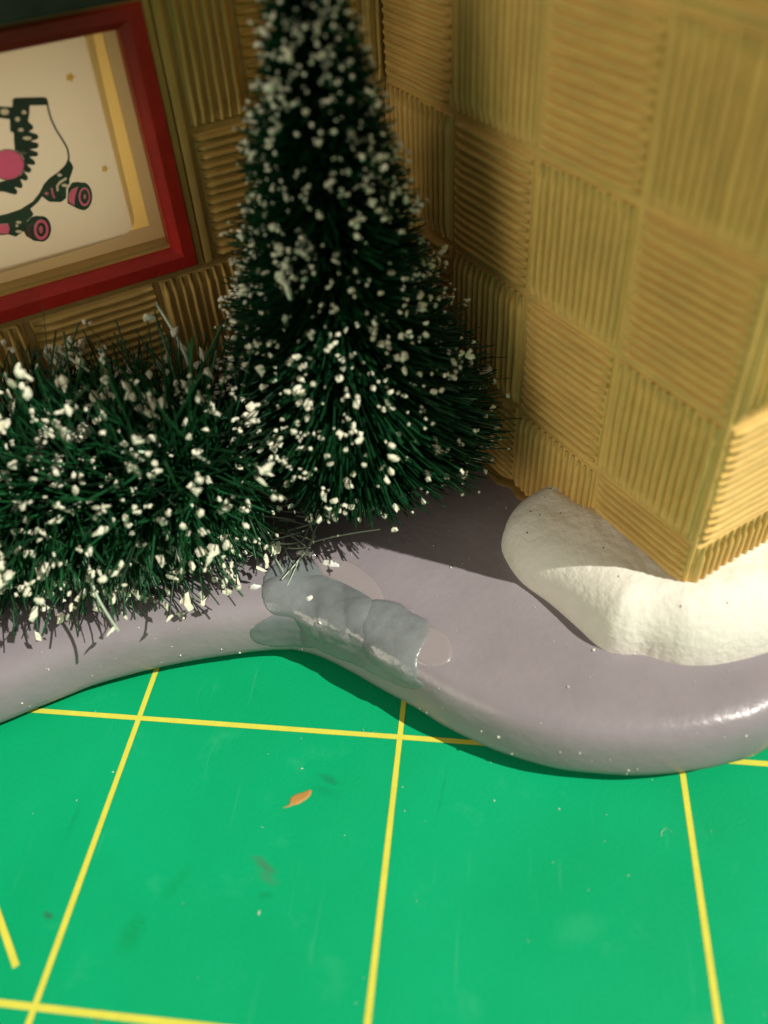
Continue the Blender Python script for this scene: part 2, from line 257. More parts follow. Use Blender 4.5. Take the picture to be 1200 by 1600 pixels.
# roller skate print: flat outlines on the backdrop, (along the wall, height) in inches
SKATE = [
 ('laced_tongue', 1, 'ink', [[1.335,1.8851],[1.3248,1.8888],[1.2343,1.8716],[1.228,1.8625],[1.235,1.8464],[1.2886,1.8568],[1.2975,1.8334],[1.3094,1.8111],[1.2984,1.7943],[1.3018,1.7842],[1.3178,1.7806],[1.2947,1.7662],[1.2923,1.7564],[1.2997,1.7508],[1.3223,1.7505],[1.3002,1.738],[1.3013,1.7289],[1.3088,1.7232],[1.3326,1.7252],[1.3111,1.7107],[1.3122,1.7015],[1.3188,1.6986],[1.3412,1.7029],[1.3291,1.6848],[1.3302,1.6756],[1.3384,1.6738],[1.3571,1.6803],[1.349,1.6649],[1.3496,1.6574],[1.359,1.652],[1.3735,1.6595],[1.3678,1.6427],[1.3697,1.6335],[1.3779,1.6297],[1.3935,1.6396],[1.3926,1.6199],[1.3951,1.6127],[1.4019,1.6094],[1.4195,1.619],[1.4157,1.6024],[1.42,1.5956],[1.4282,1.5938],[1.4563,1.6111],[1.4893,1.6236],[1.4817,1.6448],[1.4434,1.6476],[1.4186,1.6436],[1.4028,1.6458],[1.3866,1.6521],[1.3736,1.6626],[1.3633,1.6818],[1.3601,1.7026],[1.3645,1.7171],[1.3741,1.7294],[1.3799,1.7342],[1.3651,1.7877],[1.3741,1.7934],[1.3631,1.8301],[1.3903,1.8397],[1.4102,1.8441],[1.3975,1.8795],[1.359,1.8677],[1.3423,1.8642]]),
 ('eyelet', 3, 'paper', [[1.3574,1.8517],[1.3608,1.8476],[1.3668,1.8453],[1.3739,1.8455],[1.3802,1.8482],[1.3838,1.8526],[1.384,1.8575],[1.3806,1.8617],[1.3746,1.8639],[1.3676,1.8637],[1.3613,1.861],[1.3576,1.8567]]),
 ('eyelet', 3, 'paper', [[1.3321,1.8233],[1.3343,1.8198],[1.3379,1.8178],[1.342,1.8176],[1.3454,1.8194],[1.3472,1.8227],[1.3469,1.8266],[1.3447,1.83],[1.3411,1.832],[1.337,1.8322],[1.3336,1.8304],[1.3318,1.8271]]),
 ('eyelet', 3, 'paper', [[1.3054,1.8394],[1.3074,1.8366],[1.3109,1.8351],[1.3149,1.8351],[1.3184,1.8367],[1.3204,1.8395],[1.3204,1.8426],[1.3184,1.8454],[1.3149,1.8469],[1.3109,1.8469],[1.3074,1.8453],[1.3054,1.8425]]),
 ('eyelet', 3, 'paper', [[1.3316,1.7891],[1.3336,1.7867],[1.3374,1.7854],[1.3419,1.7857],[1.3459,1.7874],[1.3484,1.79],[1.3486,1.793],[1.3466,1.7954],[1.3428,1.7966],[1.3383,1.7964],[1.3343,1.7947],[1.3318,1.7921]]),
 ('eyelet', 3, 'paper', [[1.316,1.7582],[1.3187,1.7559],[1.3245,1.7551],[1.3316,1.756],[1.3383,1.7583],[1.3426,1.7615],[1.3435,1.7646],[1.3408,1.7669],[1.3351,1.7677],[1.328,1.7669],[1.3213,1.7645],[1.3169,1.7614]]),
 ('eyelet', 3, 'paper', [[1.3441,1.7167],[1.3467,1.7141],[1.3519,1.7131],[1.3582,1.7137],[1.364,1.716],[1.3676,1.7192],[1.3683,1.7225],[1.3657,1.725],[1.3605,1.7261],[1.3542,1.7255],[1.3484,1.7232],[1.3447,1.72]]),
 ('pom_pom_outline', 2, 'ink', [[1.364,1.682],[1.3691,1.6714],[1.3765,1.6619],[1.386,1.6541],[1.397,1.6484],[1.4091,1.645],[1.4215,1.6442],[1.4335,1.6459],[1.4447,1.6501],[1.4544,1.6565],[1.4622,1.6649],[1.4676,1.6747],[1.4704,1.6854],[1.4705,1.6966],[1.4679,1.7076],[1.4628,1.7179],[1.4554,1.7271],[1.4461,1.7346],[1.4353,1.7402],[1.4236,1.7435],[1.4115,1.7445],[1.3997,1.7429],[1.3886,1.739],[1.3788,1.7329],[1.3709,1.7248],[1.3652,1.7152],[1.3621,1.7044],[1.3617,1.6932]]),
 ('pom_pom', 3, 'pink', [[1.3675,1.6828],[1.3723,1.6728],[1.3793,1.6639],[1.3883,1.6566],[1.3987,1.6512],[1.4101,1.648],[1.4218,1.6473],[1.4332,1.6489],[1.4438,1.6529],[1.453,1.6589],[1.4604,1.6668],[1.4655,1.676],[1.4682,1.6862],[1.4683,1.6967],[1.4659,1.7071],[1.4611,1.7168],[1.4541,1.7255],[1.4453,1.7326],[1.4351,1.7378],[1.424,1.741],[1.4126,1.7418],[1.4013,1.7404],[1.3908,1.7367],[1.3816,1.7308],[1.3741,1.7232],[1.3687,1.7141],[1.3657,1.704],[1.3653,1.6934]]),
 ('boot_outline', 1, 'ink', [[1.235,1.8583],[1.2384,1.8341],[1.2393,1.8017],[1.2337,1.7654],[1.2227,1.7275],[1.216,1.7],[1.2182,1.6786],[1.2248,1.6574],[1.2186,1.6559],[1.2119,1.6777],[1.2096,1.7009],[1.2165,1.7294],[1.2276,1.767],[1.2331,1.8025],[1.2322,1.8341],[1.2289,1.858]]),
 ('sole_plate', 1, 'ink', [[1.2215,1.6662],[1.2144,1.651],[1.2115,1.6347],[1.2226,1.6178],[1.2355,1.6013],[1.2401,1.5865],[1.2568,1.5708],[1.2667,1.539],[1.2874,1.5302],[1.3255,1.5413],[1.3366,1.5556],[1.3432,1.5654],[1.3619,1.5502],[1.3943,1.5347],[1.3898,1.5131],[1.4189,1.4964],[1.4411,1.4653],[1.4726,1.4535],[1.4913,1.4672],[1.5416,1.4776],[1.519,1.5407],[1.4741,1.5384],[1.4269,1.5416],[1.3792,1.5569],[1.3486,1.5788],[1.3247,1.6043],[1.3003,1.6197],[1.2652,1.6324],[1.2367,1.6487]]),
 ('highlight', 3, 'paper', [[1.2568,1.6193],[1.2592,1.6167],[1.2638,1.6158],[1.2687,1.6171],[1.2721,1.62],[1.2727,1.6233],[1.2702,1.6259],[1.2657,1.6268],[1.2608,1.6255],[1.2573,1.6227]]),
 ('highlight', 3, 'paper', [[1.2486,1.5807],[1.2515,1.5782],[1.2572,1.5776],[1.2636,1.5793],[1.2681,1.5825],[1.2691,1.586],[1.2662,1.5886],[1.2605,1.5891],[1.2542,1.5875],[1.2496,1.5843]]),
 ('highlight', 3, 'paper', [[1.4376,1.4976],[1.4403,1.4954],[1.4455,1.4951],[1.4512,1.4967],[1.4552,1.4996],[1.4561,1.5028],[1.4534,1.5049],[1.4482,1.5053],[1.4425,1.5037],[1.4385,1.5007]]),
 ('highlight', 3, 'paper', [[1.4511,1.489],[1.4529,1.4866],[1.456,1.4856],[1.459,1.4865],[1.461,1.4889],[1.461,1.4918],[1.4591,1.4942],[1.4561,1.4951],[1.453,1.4942],[1.4511,1.4919]]),
 ('highlight', 3, 'paper', [[1.4467,1.4661],[1.4497,1.464],[1.4556,1.4639],[1.4622,1.4658],[1.467,1.469],[1.4681,1.4722],[1.4652,1.4743],[1.4593,1.4745],[1.4527,1.4726],[1.4479,1.4694]]),
 ('highlight', 3, 'paper', [[1.2463,1.6093],[1.2739,1.6002],[1.2864,1.5894],[1.2914,1.5716],[1.284,1.57],[1.2799,1.5859],[1.2709,1.5934],[1.2442,1.6021]]),
 ('wheel_tint', 3, 'pink', [[1.3193,1.5691],[1.3216,1.5664],[1.3254,1.5654],[1.3294,1.5664],[1.3321,1.5692],[1.3323,1.5725],[1.3301,1.5752],[1.3263,1.5763],[1.3222,1.5752],[1.3196,1.5725]]),
 ('wheel_tint', 3, 'pink', [[1.3069,1.5853],[1.3088,1.5716],[1.3095,1.5593],[1.3077,1.5483],[1.3013,1.5498],[1.303,1.56],[1.3024,1.5714],[1.3005,1.5847]]),
 ('wheel', 2, 'ink', [[1.2635,1.5361],[1.2513,1.5694],[1.2321,1.5865],[1.2128,1.5843],[1.2011,1.5783],[1.1941,1.5775],[1.1877,1.5744],[1.1824,1.5691],[1.1784,1.5619],[1.1758,1.5531],[1.1749,1.5432],[1.1756,1.5326],[1.178,1.5218],[1.1819,1.5115],[1.1872,1.502],[1.1936,1.494],[1.2007,1.4877],[1.2083,1.4837],[1.2159,1.4819],[1.2231,1.4826],[1.2402,1.4935],[1.2682,1.521]]),
 ('wheel_side', 3, 'pink', [[1.2545,1.55],[1.2389,1.5641],[1.2159,1.5674],[1.236,1.537],[1.2475,1.5071],[1.2628,1.5257]]),
 ('wheel_ring', 3, 'pink', [[1.1851,1.5226],[1.189,1.513],[1.1944,1.5047],[1.2009,1.4987],[1.2077,1.4956],[1.2143,1.4957],[1.2199,1.4989],[1.224,1.5049],[1.2262,1.5132],[1.2263,1.5229],[1.2243,1.533],[1.2204,1.5426],[1.2149,1.5507],[1.2085,1.5566],[1.2018,1.5597],[1.1953,1.5597],[1.1897,1.5565],[1.1856,1.5506],[1.1833,1.5424],[1.1832,1.5328]]),
 ('wheel_hub', 4, 'ink', [[1.1903,1.5257],[1.1932,1.5183],[1.1972,1.512],[1.2019,1.5074],[1.2069,1.5049],[1.2115,1.5049],[1.2155,1.5073],[1.2184,1.5118],[1.2198,1.518],[1.2198,1.5254],[1.2182,1.5331],[1.2153,1.5404],[1.2113,1.5466],[1.2066,1.5512],[1.2017,1.5536],[1.1971,1.5536],[1.1931,1.5513],[1.1903,1.5469],[1.1888,1.5407],[1.1888,1.5334]]),
 ('axle', 5, 'paper', [[1.1998,1.5282],[1.2022,1.5233],[1.2054,1.5207],[1.2082,1.5214],[1.2095,1.5252],[1.2088,1.5306],[1.2064,1.5355],[1.2032,1.5381],[1.2004,1.5373],[1.1991,1.5336]]),
 ('wheel', 2, 'ink', [[1.4411,1.4653],[1.4268,1.4904],[1.3995,1.5075],[1.3802,1.5063],[1.3726,1.502],[1.3655,1.501],[1.3591,1.4978],[1.3537,1.4926],[1.3497,1.4856],[1.3471,1.4773],[1.3462,1.4679],[1.347,1.4579],[1.3495,1.4478],[1.3535,1.4382],[1.3588,1.4295],[1.3653,1.4222],[1.3725,1.4166],[1.3802,1.413],[1.3878,1.4116],[1.3951,1.4125],[1.4196,1.4232],[1.4391,1.4479]]),
 ('wheel_side', 3, 'pink', [[1.4355,1.4679],[1.4233,1.4832],[1.4058,1.4861],[1.4183,1.463],[1.4239,1.4342],[1.4382,1.4447]]),
 ('wheel_ring', 3, 'pink', [[1.3586,1.448],[1.3634,1.4373],[1.3701,1.4283],[1.378,1.422],[1.3864,1.4188],[1.3945,1.4192],[1.4014,1.4232],[1.4064,1.4302],[1.4091,1.4397],[1.4093,1.4505],[1.4068,1.4618],[1.402,1.4723],[1.3954,1.4812],[1.3876,1.4874],[1.3793,1.4905],[1.3713,1.4902],[1.3645,1.4864],[1.3594,1.4795],[1.3566,1.4702],[1.3563,1.4594]]),
 ('wheel_hub', 4, 'ink', [[1.3675,1.4518],[1.3707,1.4444],[1.3751,1.4381],[1.3803,1.4336],[1.3858,1.4313],[1.3909,1.4314],[1.3952,1.434],[1.3984,1.4388],[1.3999,1.4452],[1.3998,1.4528],[1.3981,1.4606],[1.3948,1.4679],[1.3904,1.4742],[1.3853,1.4786],[1.3799,1.4809],[1.3748,1.4808],[1.3705,1.4782],[1.3673,1.4736],[1.3657,1.4672],[1.3657,1.4597]]),
 ('axle', 5, 'paper', [[1.3773,1.4546],[1.3805,1.4479],[1.3845,1.4435],[1.3884,1.4426],[1.3911,1.4454],[1.3919,1.4512],[1.3905,1.4584],[1.3873,1.4651],[1.3833,1.4694],[1.3794,1.4704],[1.3767,1.4676],[1.376,1.4618]]),
 ('wheel_side', 3, 'pink', [[1.5141,1.5117],[1.4819,1.5051],[1.4829,1.4856],[1.4941,1.4701],[1.5246,1.4822]]),
 ('star', 1, 'yellow', [[1.1292,1.9293],[1.1294,1.9179],[1.1191,1.9118],[1.1312,1.9078],[1.135,1.8966],[1.1422,1.9056],[1.1548,1.9048],[1.1472,1.9144],[1.1511,1.9249],[1.1393,1.9219]]),
 ('star', 1, 'yellow', [[1.1011,1.6181],[1.1012,1.6079],[1.0927,1.6022],[1.1027,1.599],[1.1058,1.5891],[1.1118,1.5973],[1.1223,1.597],[1.116,1.6053],[1.1194,1.6149],[1.1095,1.6118]]),
]

def sheet(name, poly, mapf, hf, step, material, parent, sink=.003):
    """a lump or film inside a closed outline: mapf puts (u,v) on its surface, hf(u,v,d) is its height d inside the edge"""
    P = catmull(poly, 10)
    A = P; B = np.roll(P, -1, 0)
    lo = P.min(0)-step*1.5; hi = P.max(0)+step*1.5
    nu, nv = int((hi[0]-lo[0])/step)+2, int((hi[1]-lo[1])/step)+2
    U, Vv = np.meshgrid(lo[0]+np.arange(nu)*step, lo[1]+np.arange(nv)*step, indexing='ij')
    Q = np.stack([U.ravel(), Vv.ravel()], 1)
    best = np.full(len(Q), 1e9); near = np.zeros_like(Q); inside = np.zeros(len(Q), bool)
    for a, b in zip(A, B):
        ab = b-a; L = ab@ab+1e-12
        t = np.clip(((Q-a)@ab)/L, 0, 1); c = a+t[:, None]*ab
        dd = np.linalg.norm(Q-c, axis=1); k = dd < best; best[k] = dd[k]; near[k] = c[k]
        if a[1] != b[1]:
            cr = ((a[1] > Q[:, 1]) != (b[1] > Q[:, 1])) & (Q[:, 0] < (b[0]-a[0])*(Q[:, 1]-a[1])/(b[1]-a[1])+a[0])
            inside ^= cr
    d = np.where(inside, best, 0)
    use = inside | (best < step*1.45)
    W = np.where(inside[:, None], Q, near)
    pos = mapf(W[:, 0], W[:, 1]); ep = 1e-3
    du = mapf(W[:, 0]+ep, W[:, 1])-pos; dv = mapf(W[:, 0], W[:, 1]+ep)-pos
    nr = np.cross(du, dv); nr /= np.linalg.norm(nr, axis=1)[:, None]+1e-12
    h = np.where(d > 0, hf(W[:, 0], W[:, 1], d), -sink)
    X = pos+nr*h[:, None]
    idx = -np.ones(len(Q), int); idx[use] = np.arange(use.sum())
    I = idx.reshape(nu, nv); inn = inside.reshape(nu, nv)
    F = []
    for i in range(nu-1):
        for j in range(nv-1):
            q = (I[i, j], I[i+1, j], I[i+1, j+1], I[i, j+1])
            if min(q) >= 0 and (inn[i, j] or inn[i+1, j] or inn[i+1, j+1] or inn[i, j+1]): F.append(q)
    return mk(name, X[use], F, material, parent)

# ------------------------------------------------------------------ the cutting mat
cm = bpy.data.objects.new('cutting_mat', None); COL.objects.link(cm)
cm['kind'] = 'structure'; cm['label'] = 'green cutting mat printed with a yellow inch grid'; ORIGIN[cm.name] = np.zeros(3)
a, b = 14, .08
mk('mat_sheet', [(-a, -a, -b), (a, -a, -b), (a, a, -b), (-a, a, -b), (-a, -a, 0), (a, -a, 0), (a, a, 0), (-a, a, 0)], box_faces(), 'mat', cm, smooth=False)
def strip(p, q, w, z, n=24):
    p = np.array(p, float); q = np.array(q, float); t = (q-p)/np.linalg.norm(q-p); s = np.array((-t[1], t[0]))
    V = []; F = []
    for i in range(n+1):
        c = p+(q-p)*i/n
        ww = w*(1+.05*rnd.uniform(-1, 1))/2
        V += [(*(c+s*ww), z), (*(c-s*ww), z)]
        if i: F.append((2*i-2, 2*i-1, 2*i+1, 2*i))
    return V, F
for x in range(-2, 5): mk('grid_line', *strip((x, -4), (x, 4), .0195, .0016, 90), 'line', cm, smooth=False)
for y in range(-3, 4): mk('grid_line', *strip((-4, y), (6, y), .0205, .0022, 110), 'line', cm, smooth=False)
mk('angle_mark', *strip((-.46, -.482), (-.103, -.897), .021, .0019, 12), 'line', cm, smooth=False)

def mat_dust():
    n = 55; xy = np.stack([rng.uniform(-.5, 2.4, n), rng.uniform(-1.2, .2, n)], 1); r_ = .0012+.0032*rng.random(n)**4
    np_mesh('dust_specks', *blobs(np.c_[xy, np.full(n, .002)], rng.normal(size=(n, 3))*np.array([1, 1, .05]), r_*rng.uniform(1, 2.5, n), r_*.8), 'speck', cm)
    n = 2; O = np.c_[np.array([(.86, .02), (1.9, -.3)]), np.full(n, .004)]; an = rng.uniform(0, 6.3, n)
    V, F, _ = tubes(O, np.c_[np.cos(an), np.sin(an), np.full(n, .02)], rng.uniform(.04, .1, n), np.c_[rng.normal(0, .03, (n, 2)), np.zeros(n)], np.full(n, .0007), segs=6)
    np_mesh('lint', V, F, 'speck', cm)

# ------------------------------------------------------------------ the display base
BASE_Z = .30
base = thing('scenery_base', (.9, .9, 0), 'glossy mauve display base with a wavy rounded edge', 'display base')
NR = len(RIM); V = []; F = []
rings = PROF[1:14]
for (dd, z) in rings:
    xy = RIM+RNRM*dd
    wob = fnoise(np.arange(NR)*.16, np.full(NR, z*14), 3, 3)*.0035
    xy = xy+RNRM*wob[:, None]*(1 if dd < .2 else 0)
    V += [(x, y, z) for x, y in xy]
for r in range(len(rings)-1):
    for i in range(NR):
        j = (i+1) % NR; F.append((r*NR+i, r*NR+j, (r+1)*NR+j, (r+1)*NR+i))
k = (len(rings)-1)*NR
F.append(tuple(range(k, k+NR))); F.append(tuple(range(NR-1, -1, -1)))
mk('base_slab', V, F, 'mauve', base)
bs = lambda t, s: base_surface(np.asarray(t, float), np.asarray(s, float)+.036)

def lump(h, r, amp, sc, seed):
    def hf(u, v, d):
        e = np.clip(d/r, 0, 1); prof = np.sqrt(1-(1-e)**2)
        return prof*h*(1+amp*fnoise(u*sc, v*sc, seed, 3))+.0006
    return hf
sheet('varnish_spot', [(-.034, .781), (.01, .806), (.07, .80), (.162, .763), (.235, .70), (.246, .641), (.142, .65), (.038, .67)], bs, lump(.0012, .02, .1, 9, 1), .008, 'stain', base)
sheet('varnish_spot', [(.40, .658), (.439, .692), (.495, .697), (.548, .661), (.574, .61), (.551, .565), (.503, .54), (.44, .55), (.41, .6)], bs, lump(.0012, .02, .1, 9, 2), .008, 'stain', base)
sheet('glue_film', [(-.142, .652), (-.126, .715), (-.09, .755), (-.054, .769), (-.03, .758), (.01, .709), (.02, .66), (-.058, .61), (-.11, .60)], bs, lump(.006, .03, .3, 14, 3), .007, 'putty_film', base)
sheet('glue_film', [(-.20, .456), (-.126, .50), (-.078, .51), (.05, .50), (.09, .43), (.046, .37), (-.094, .345), (-.19, .38)], bs, lump(.004, .03, .8, 16, 4), .006, 'putty_film', base)
def putty_h(u, v, d):
    e = np.clip(d/.08, 0, 1); prof = (1-(1-e)**2)**.75
    fold = np.abs(np.sin((u*1.0+v*.55)*21+1.8*fnoise(u*6, v*6, 8, 2)))**.9          # finger-pressed ridges
    return prof*(.013+.008*fold+.011*fnoise(u*11, v*11, 5, 3))
sheet('putty_patch', [(-.145, .584), (-.138, .652), (-.086, .69), (-.046, .686), (.002, .704), (.054, .70), (.126, .694), (.214, .678), (.255, .63), (.283, .57), (.298, .51), (.23, .47), (.162, .45), (.10, .42), (.03, .43), (-.034, .49), (-.09, .50), (-.128, .53)], bs, putty_h, .0055, 'putty', base)
sheet('putty_patch', [(.19, .632), (.20, .685), (.283, .72), (.345, .708), (.415, .71), (.457, .664), (.471, .601), (.479, .55), (.503, .49), (.471, .45), (.399, .45), (.29, .46), (.21, .55)], bs, lump(.014, .085, .6, 13, 6), .006, 'putty', base)
sheet('glue_film', [(.02, .453), (.126, .475), (.23, .51), (.351, .505), (.491, .49), (.535, .476), (.475, .42), (.367, .40), (.251, .39), (.134, .37), (.05, .38)], bs, lump(.004, .03, .8, 15, 7), .006, 'putty_film', base)
# bright clear beads of glue
for (t, s_, r) in ((.008, .585, .030), (.075, .515, .016), (.012, .765, .022), (-.17, .63, .020), (-.05, .80, .02)):
    sheet('glue_bead', [(t+r*math.cos(k)*rnd.uniform(.6, 1.2), s_+r*.8*math.sin(k)*rnd.uniform(.6, 1.2)) for k in np.linspace(0, 2*math.pi, 8)[:-1]], bs, (lambda rr: (lambda u, v, d: .028*np.clip(d/rr, 0, 1)**.7+
        .014*fnoise(u*55, v*55, 9, 2)))(r), .0028, 'clear', base)
def blobs(C, A, L, R, jit=.2, sub=1):
    """irregular little lumps: centres C, axis A, half length L, half width R"""
    bm = bmesh.new(); bmesh.ops.create_icosphere(bm, subdivisions=sub, radius=1)
    v0 = np.array([v.co[:] for v in bm.verts]); f0 = np.array([[v.index for v in f.verts] for f in bm.faces]); bm.free()
    n = len(C); A = A/(np.linalg.norm(A, axis=1)[:, None]+1e-9)
    ref = np.where(np.abs(A[:, 2:3]) < .9, np.array([[0, 0, 1.]]), np.array([[1., 0, 0]])); B = np.cross(A, ref); B /= np.linalg.norm(B, axis=1)[:, None]; D = np.cross(A, B)
    k = len(v0); W = v0[None]*(1+jit*rng.normal(size=(n, k, 1)))
    sx = (.75+.5*rng.random((n, 1)))
    P = C[:, None]+W[..., 0:1]*A[:, None]*L[:, None, None]+W[..., 1:2]*B[:, None]*(R[:, None]*sx)[..., None]+W[..., 2:3]*D[:, None]*(R[:, None]/sx)[..., None]
    Fc = (f0[None]+np.arange(n)[:, None, None]*k).reshape(-1, 3)
    return P.reshape(-1, 3), Fc
# dust on the base: bright specks and a few dark hairs
n = 95
xy = np.stack([rng.uniform(.7, 2.3, n), rng.uniform(-.05, 1.0, n)], 1)
sdir = np.array([[(.3), .9]])
ok = np.array([np.min(np.linalg.norm(RIM-q, axis=1)) > .16 and q[1] > .28-.25*(q[0]-.7) for q in xy]); xy = xy[ok]
C3 = np.c_[xy, np.full(len(xy), BASE_Z+.003)]; r_ = .0013+.004*rng.random(len(xy))**3.5
np_mesh('dust_specks', *blobs(C3, rng.normal(size=(len(xy), 3))*np.array([1, 1, .1]), r_*1.3, r_), 'speck', base)
ts_ = np.c_[rng.uniform(-1.2, 2.2, 60), rng.uniform(.36, .62, 60)]
C3 = base_surface(ts_[:, 0], ts_[:, 1]); r_ = .0016+.0035*rng.random(60)**3
np_mesh('dust_specks', *blobs(C3, rng.normal(size=(60, 3)), r_*1.2, r_), 'speck', base)

# ------------------------------------------------------------------ needles and flocking
def tubes(O, D, L, bend, R, segs=2, tip=.75):
    """thin three-sided curved fibres"""
    n = len(O); D = D/np.linalg.norm(D, axis=1)[:, None]
    ref = np.where(np.abs(D[:, 2:3]) < .9, np.array([[0, 0, 1.]]), np.array([[1., 0, 0]])); B = np.cross(D, ref); B /= np.linalg.norm(B, axis=1)[:, None]; E = np.cross(D, B)
    V = np.zeros((n, segs+1, 3, 3)); ends = None
    for s in range(segs+1):
        t = s/segs; c = O+D*(L*t)[:, None]+bend*(t*t)[..., None] if False else O+D*(L*t)[:, None]+bend*(t*t)
        rr = R*(1-(1-tip)*t*t)
        for k in range(3):
            an = 2*math.pi*k/3
            V[:, s, k] = c+(B*math.cos(an)+E*math.sin(an))*rr[:, None]
        ends = c
    F = []
    for s in range(segs):
        for k in range(3):
            F.append((s*3+k, s*3+(k+1) % 3, (s+1)*3+(k+1) % 3, (s+1)*3+k))
    F.append((segs*3, segs*3+1, segs*3+2, segs*3+2))
    F = np.array(F[:-1])
    Fa = (F[None]+np.arange(n)[:, None, None]*(segs+1)*3).reshape(-1, 4)
    return V.reshape(-1, 3), Fa, ends

mat_dust()
# wall frames (inches): right wing wall, back wall with the window, end wall of the wing
D_ = np.array([math.cos(math.radians(128.133)), math.sin(math.radians(128.133)), 0]); E_ = np.array([math.cos(math.radians(215.99)), math.sin(math.radians(215.99)), 0])
TW, TH, Z2 = .4598, .4987, .7045
C4 = np.array([1.965, .362, 0.]); C0 = C4+D_*4*TW
NRW = np.array([-D_[1], D_[0], 0]); NLW = np.array([-E_[1], E_[0], 0])
NRW = np.array([-.7866, -.6175, 0]); NLW = np.array([.5877, -.8091, 0]); NEW = -D_; FE = -NRW

# tree
TREE = np.array([.729, .965, .30])
tree = thing('bottle_brush_tree', TREE, 'tall dark green bottle brush tree with white flocked tips in the wall corner', 'tree')
zz = np.array([.30, .36, .42, .5, .6, .7, .9, 1.1, 1.3, 1.5, 1.7, 1.9, 2.1, 2.3, 2.45, 2.5]); rr_ = np.array([.05, .10, .17, .29, .44, .54, .52, .42, .35, .30, .25, .19, .13, .08, .03, .01])
prof_r = lambda z: np.interp(z, zz, rr_)
def tree_fibres(N):
    z = .32+2.2*rng.random(N)**1.15
    ph = rng.uniform(0, 2*math.pi, N)
    lum = fnoise(ph*2.2+5, z*6, 12, 3)
    r = prof_r(z)*(1+np.clip((1.0-z)/.5, 0, 1)*.16*np.cos(ph-.1))*(1+.16*lum)*(1-.30*rng.random(N)**2.2)
    tilt = np.interp(z, [.3, .5, .8, 1.4, 2.4], [-.35, -.12, .05, .12, .35])+rng.normal(0, .16, N)
    Dv = np.stack([np.cos(ph), np.sin(ph), tilt], 1)
    O = np.stack([np.zeros(N), np.zeros(N), z-tilt*r*.85], 1); O[:, 2] = np.clip(O[:, 2], .36, 2.5); O[:, :2] += TREE[:2]+rng.normal(0, .012, (N, 2))
    Dv[:, 2] = (z-O[:, 2])/np.maximum(r, .02)
    L = r*np.sqrt(1+Dv[:, 2]**2)
    # keep out of the two walls
    for P0, nn in ((C4, NRW), (C0, NLW)):
        T = O+Dv/np.linalg.norm(Dv, axis=1)[:, None]*L[:, None]
        d0 = (O-P0)@nn-.035; d1 = (T-P0)@nn-.035
        L = np.where(d1 < 0, L*d0/(d0-d1+1e-9)*rng.uniform(.9, 1, N), L)
    bend = rng.normal(0, .05, (N, 3))*L[:, None]; bend[:, 2] += .02*L
    return z, ph, lum, O, Dv, L, bend
N = 17000
z, ph, lum, O, Dv, L, bend = tree_fibres(N)
V, F, ends = tubes(O, Dv, L, bend, np.full(N, .0037)*rng.uniform(.7, 1.3, N))
low = ends[:, 2] < .305
np_mesh('crown', V, F, 'needle', tree)
# twisted wire stem
V = []; F = []; m = 60
for w_ in (0, math.pi):
    b0 = len(V)
    for i in range(m+1):
        zc = .28+2.27*i/m; an = i*.9+w_; c = np.array([TREE[0]+.010*math.cos(an), TREE[1]+.010*math.sin(an), zc])
        for k in range(6): V.append(c+.011*np.array([math.cos(k*math.pi/3), math.sin(k*math.pi/3), 0]))
        if i:
            for k in range(6): F.append((b0+(i-1)*6+k, b0+(i-1)*6+(k+1) % 6, b0+i*6+(k+1) % 6, b0+i*6+k))
mk('trunk', V, F, 'wire', tree)
def flock(ends, Dv, weight, n, rmin, rmax, parent, clump=.35, power=2.5, rod=2.0):
    w = np.clip(weight, 0, None); w = w/w.sum(); pick = rng.choice(len(ends), n, replace=False, p=w)
    Cc = ends[pick].copy(); A = Dv[pick]+rng.normal(0, .25, (n, 3)); R = (rmin+(rmax-rmin)*rng.random(n)**power)*np.interp(Cc[:, 2], [1.0, 2.1], [1, .68])
    L = R*(.9+(rod-.9)*rng.random(n)**1.6)
    # some lumps have one or two neighbours stuck to them
    k = rng.random(n) < clump; add = []
    for q in range(3):
        s = np.where(k & (rng.random(n) < .7))[0]
        add.append((Cc[s]+rng.normal(0, 1, (len(s), 3))*R[s, None]*1.5, rng.normal(0, .7, (len(s), 3)), L[s]*rng.uniform(.5, 1.3, len(s)), R[s]*rng.uniform(.6, 1, len(s))))
    Cc = np.vstack([Cc]+[x[0] for x in add]); A = np.vstack([A]+[x[1] for x in add]); L = np.r_[L, np.concatenate([x[2] for x in add])]; R = np.r_[R, np.concatenate([x[3] for x in add])]
    return np_mesh('snow_flocking', *blobs(Cc, A, L, R, .27), 'flock', parent, smooth=False)
reach = L/np.maximum(prof_r(z), .02)
wt = np.exp(2.2*fnoise(ph*3.5+1, z*8, 31, 3))*(reach > .82)*np.interp(z, [.3, .6, 1.2, 2.2], [.8, 1, 1.1, 1.5])
flock(ends, Dv, wt, 2500, .0038, .0118, tree, .35, 1.7)
# bigger stuck-together lumps
flock(ends, Dv, wt*(z > .5)**1.0, 70, .011, .018, tree, .8, 1.5)

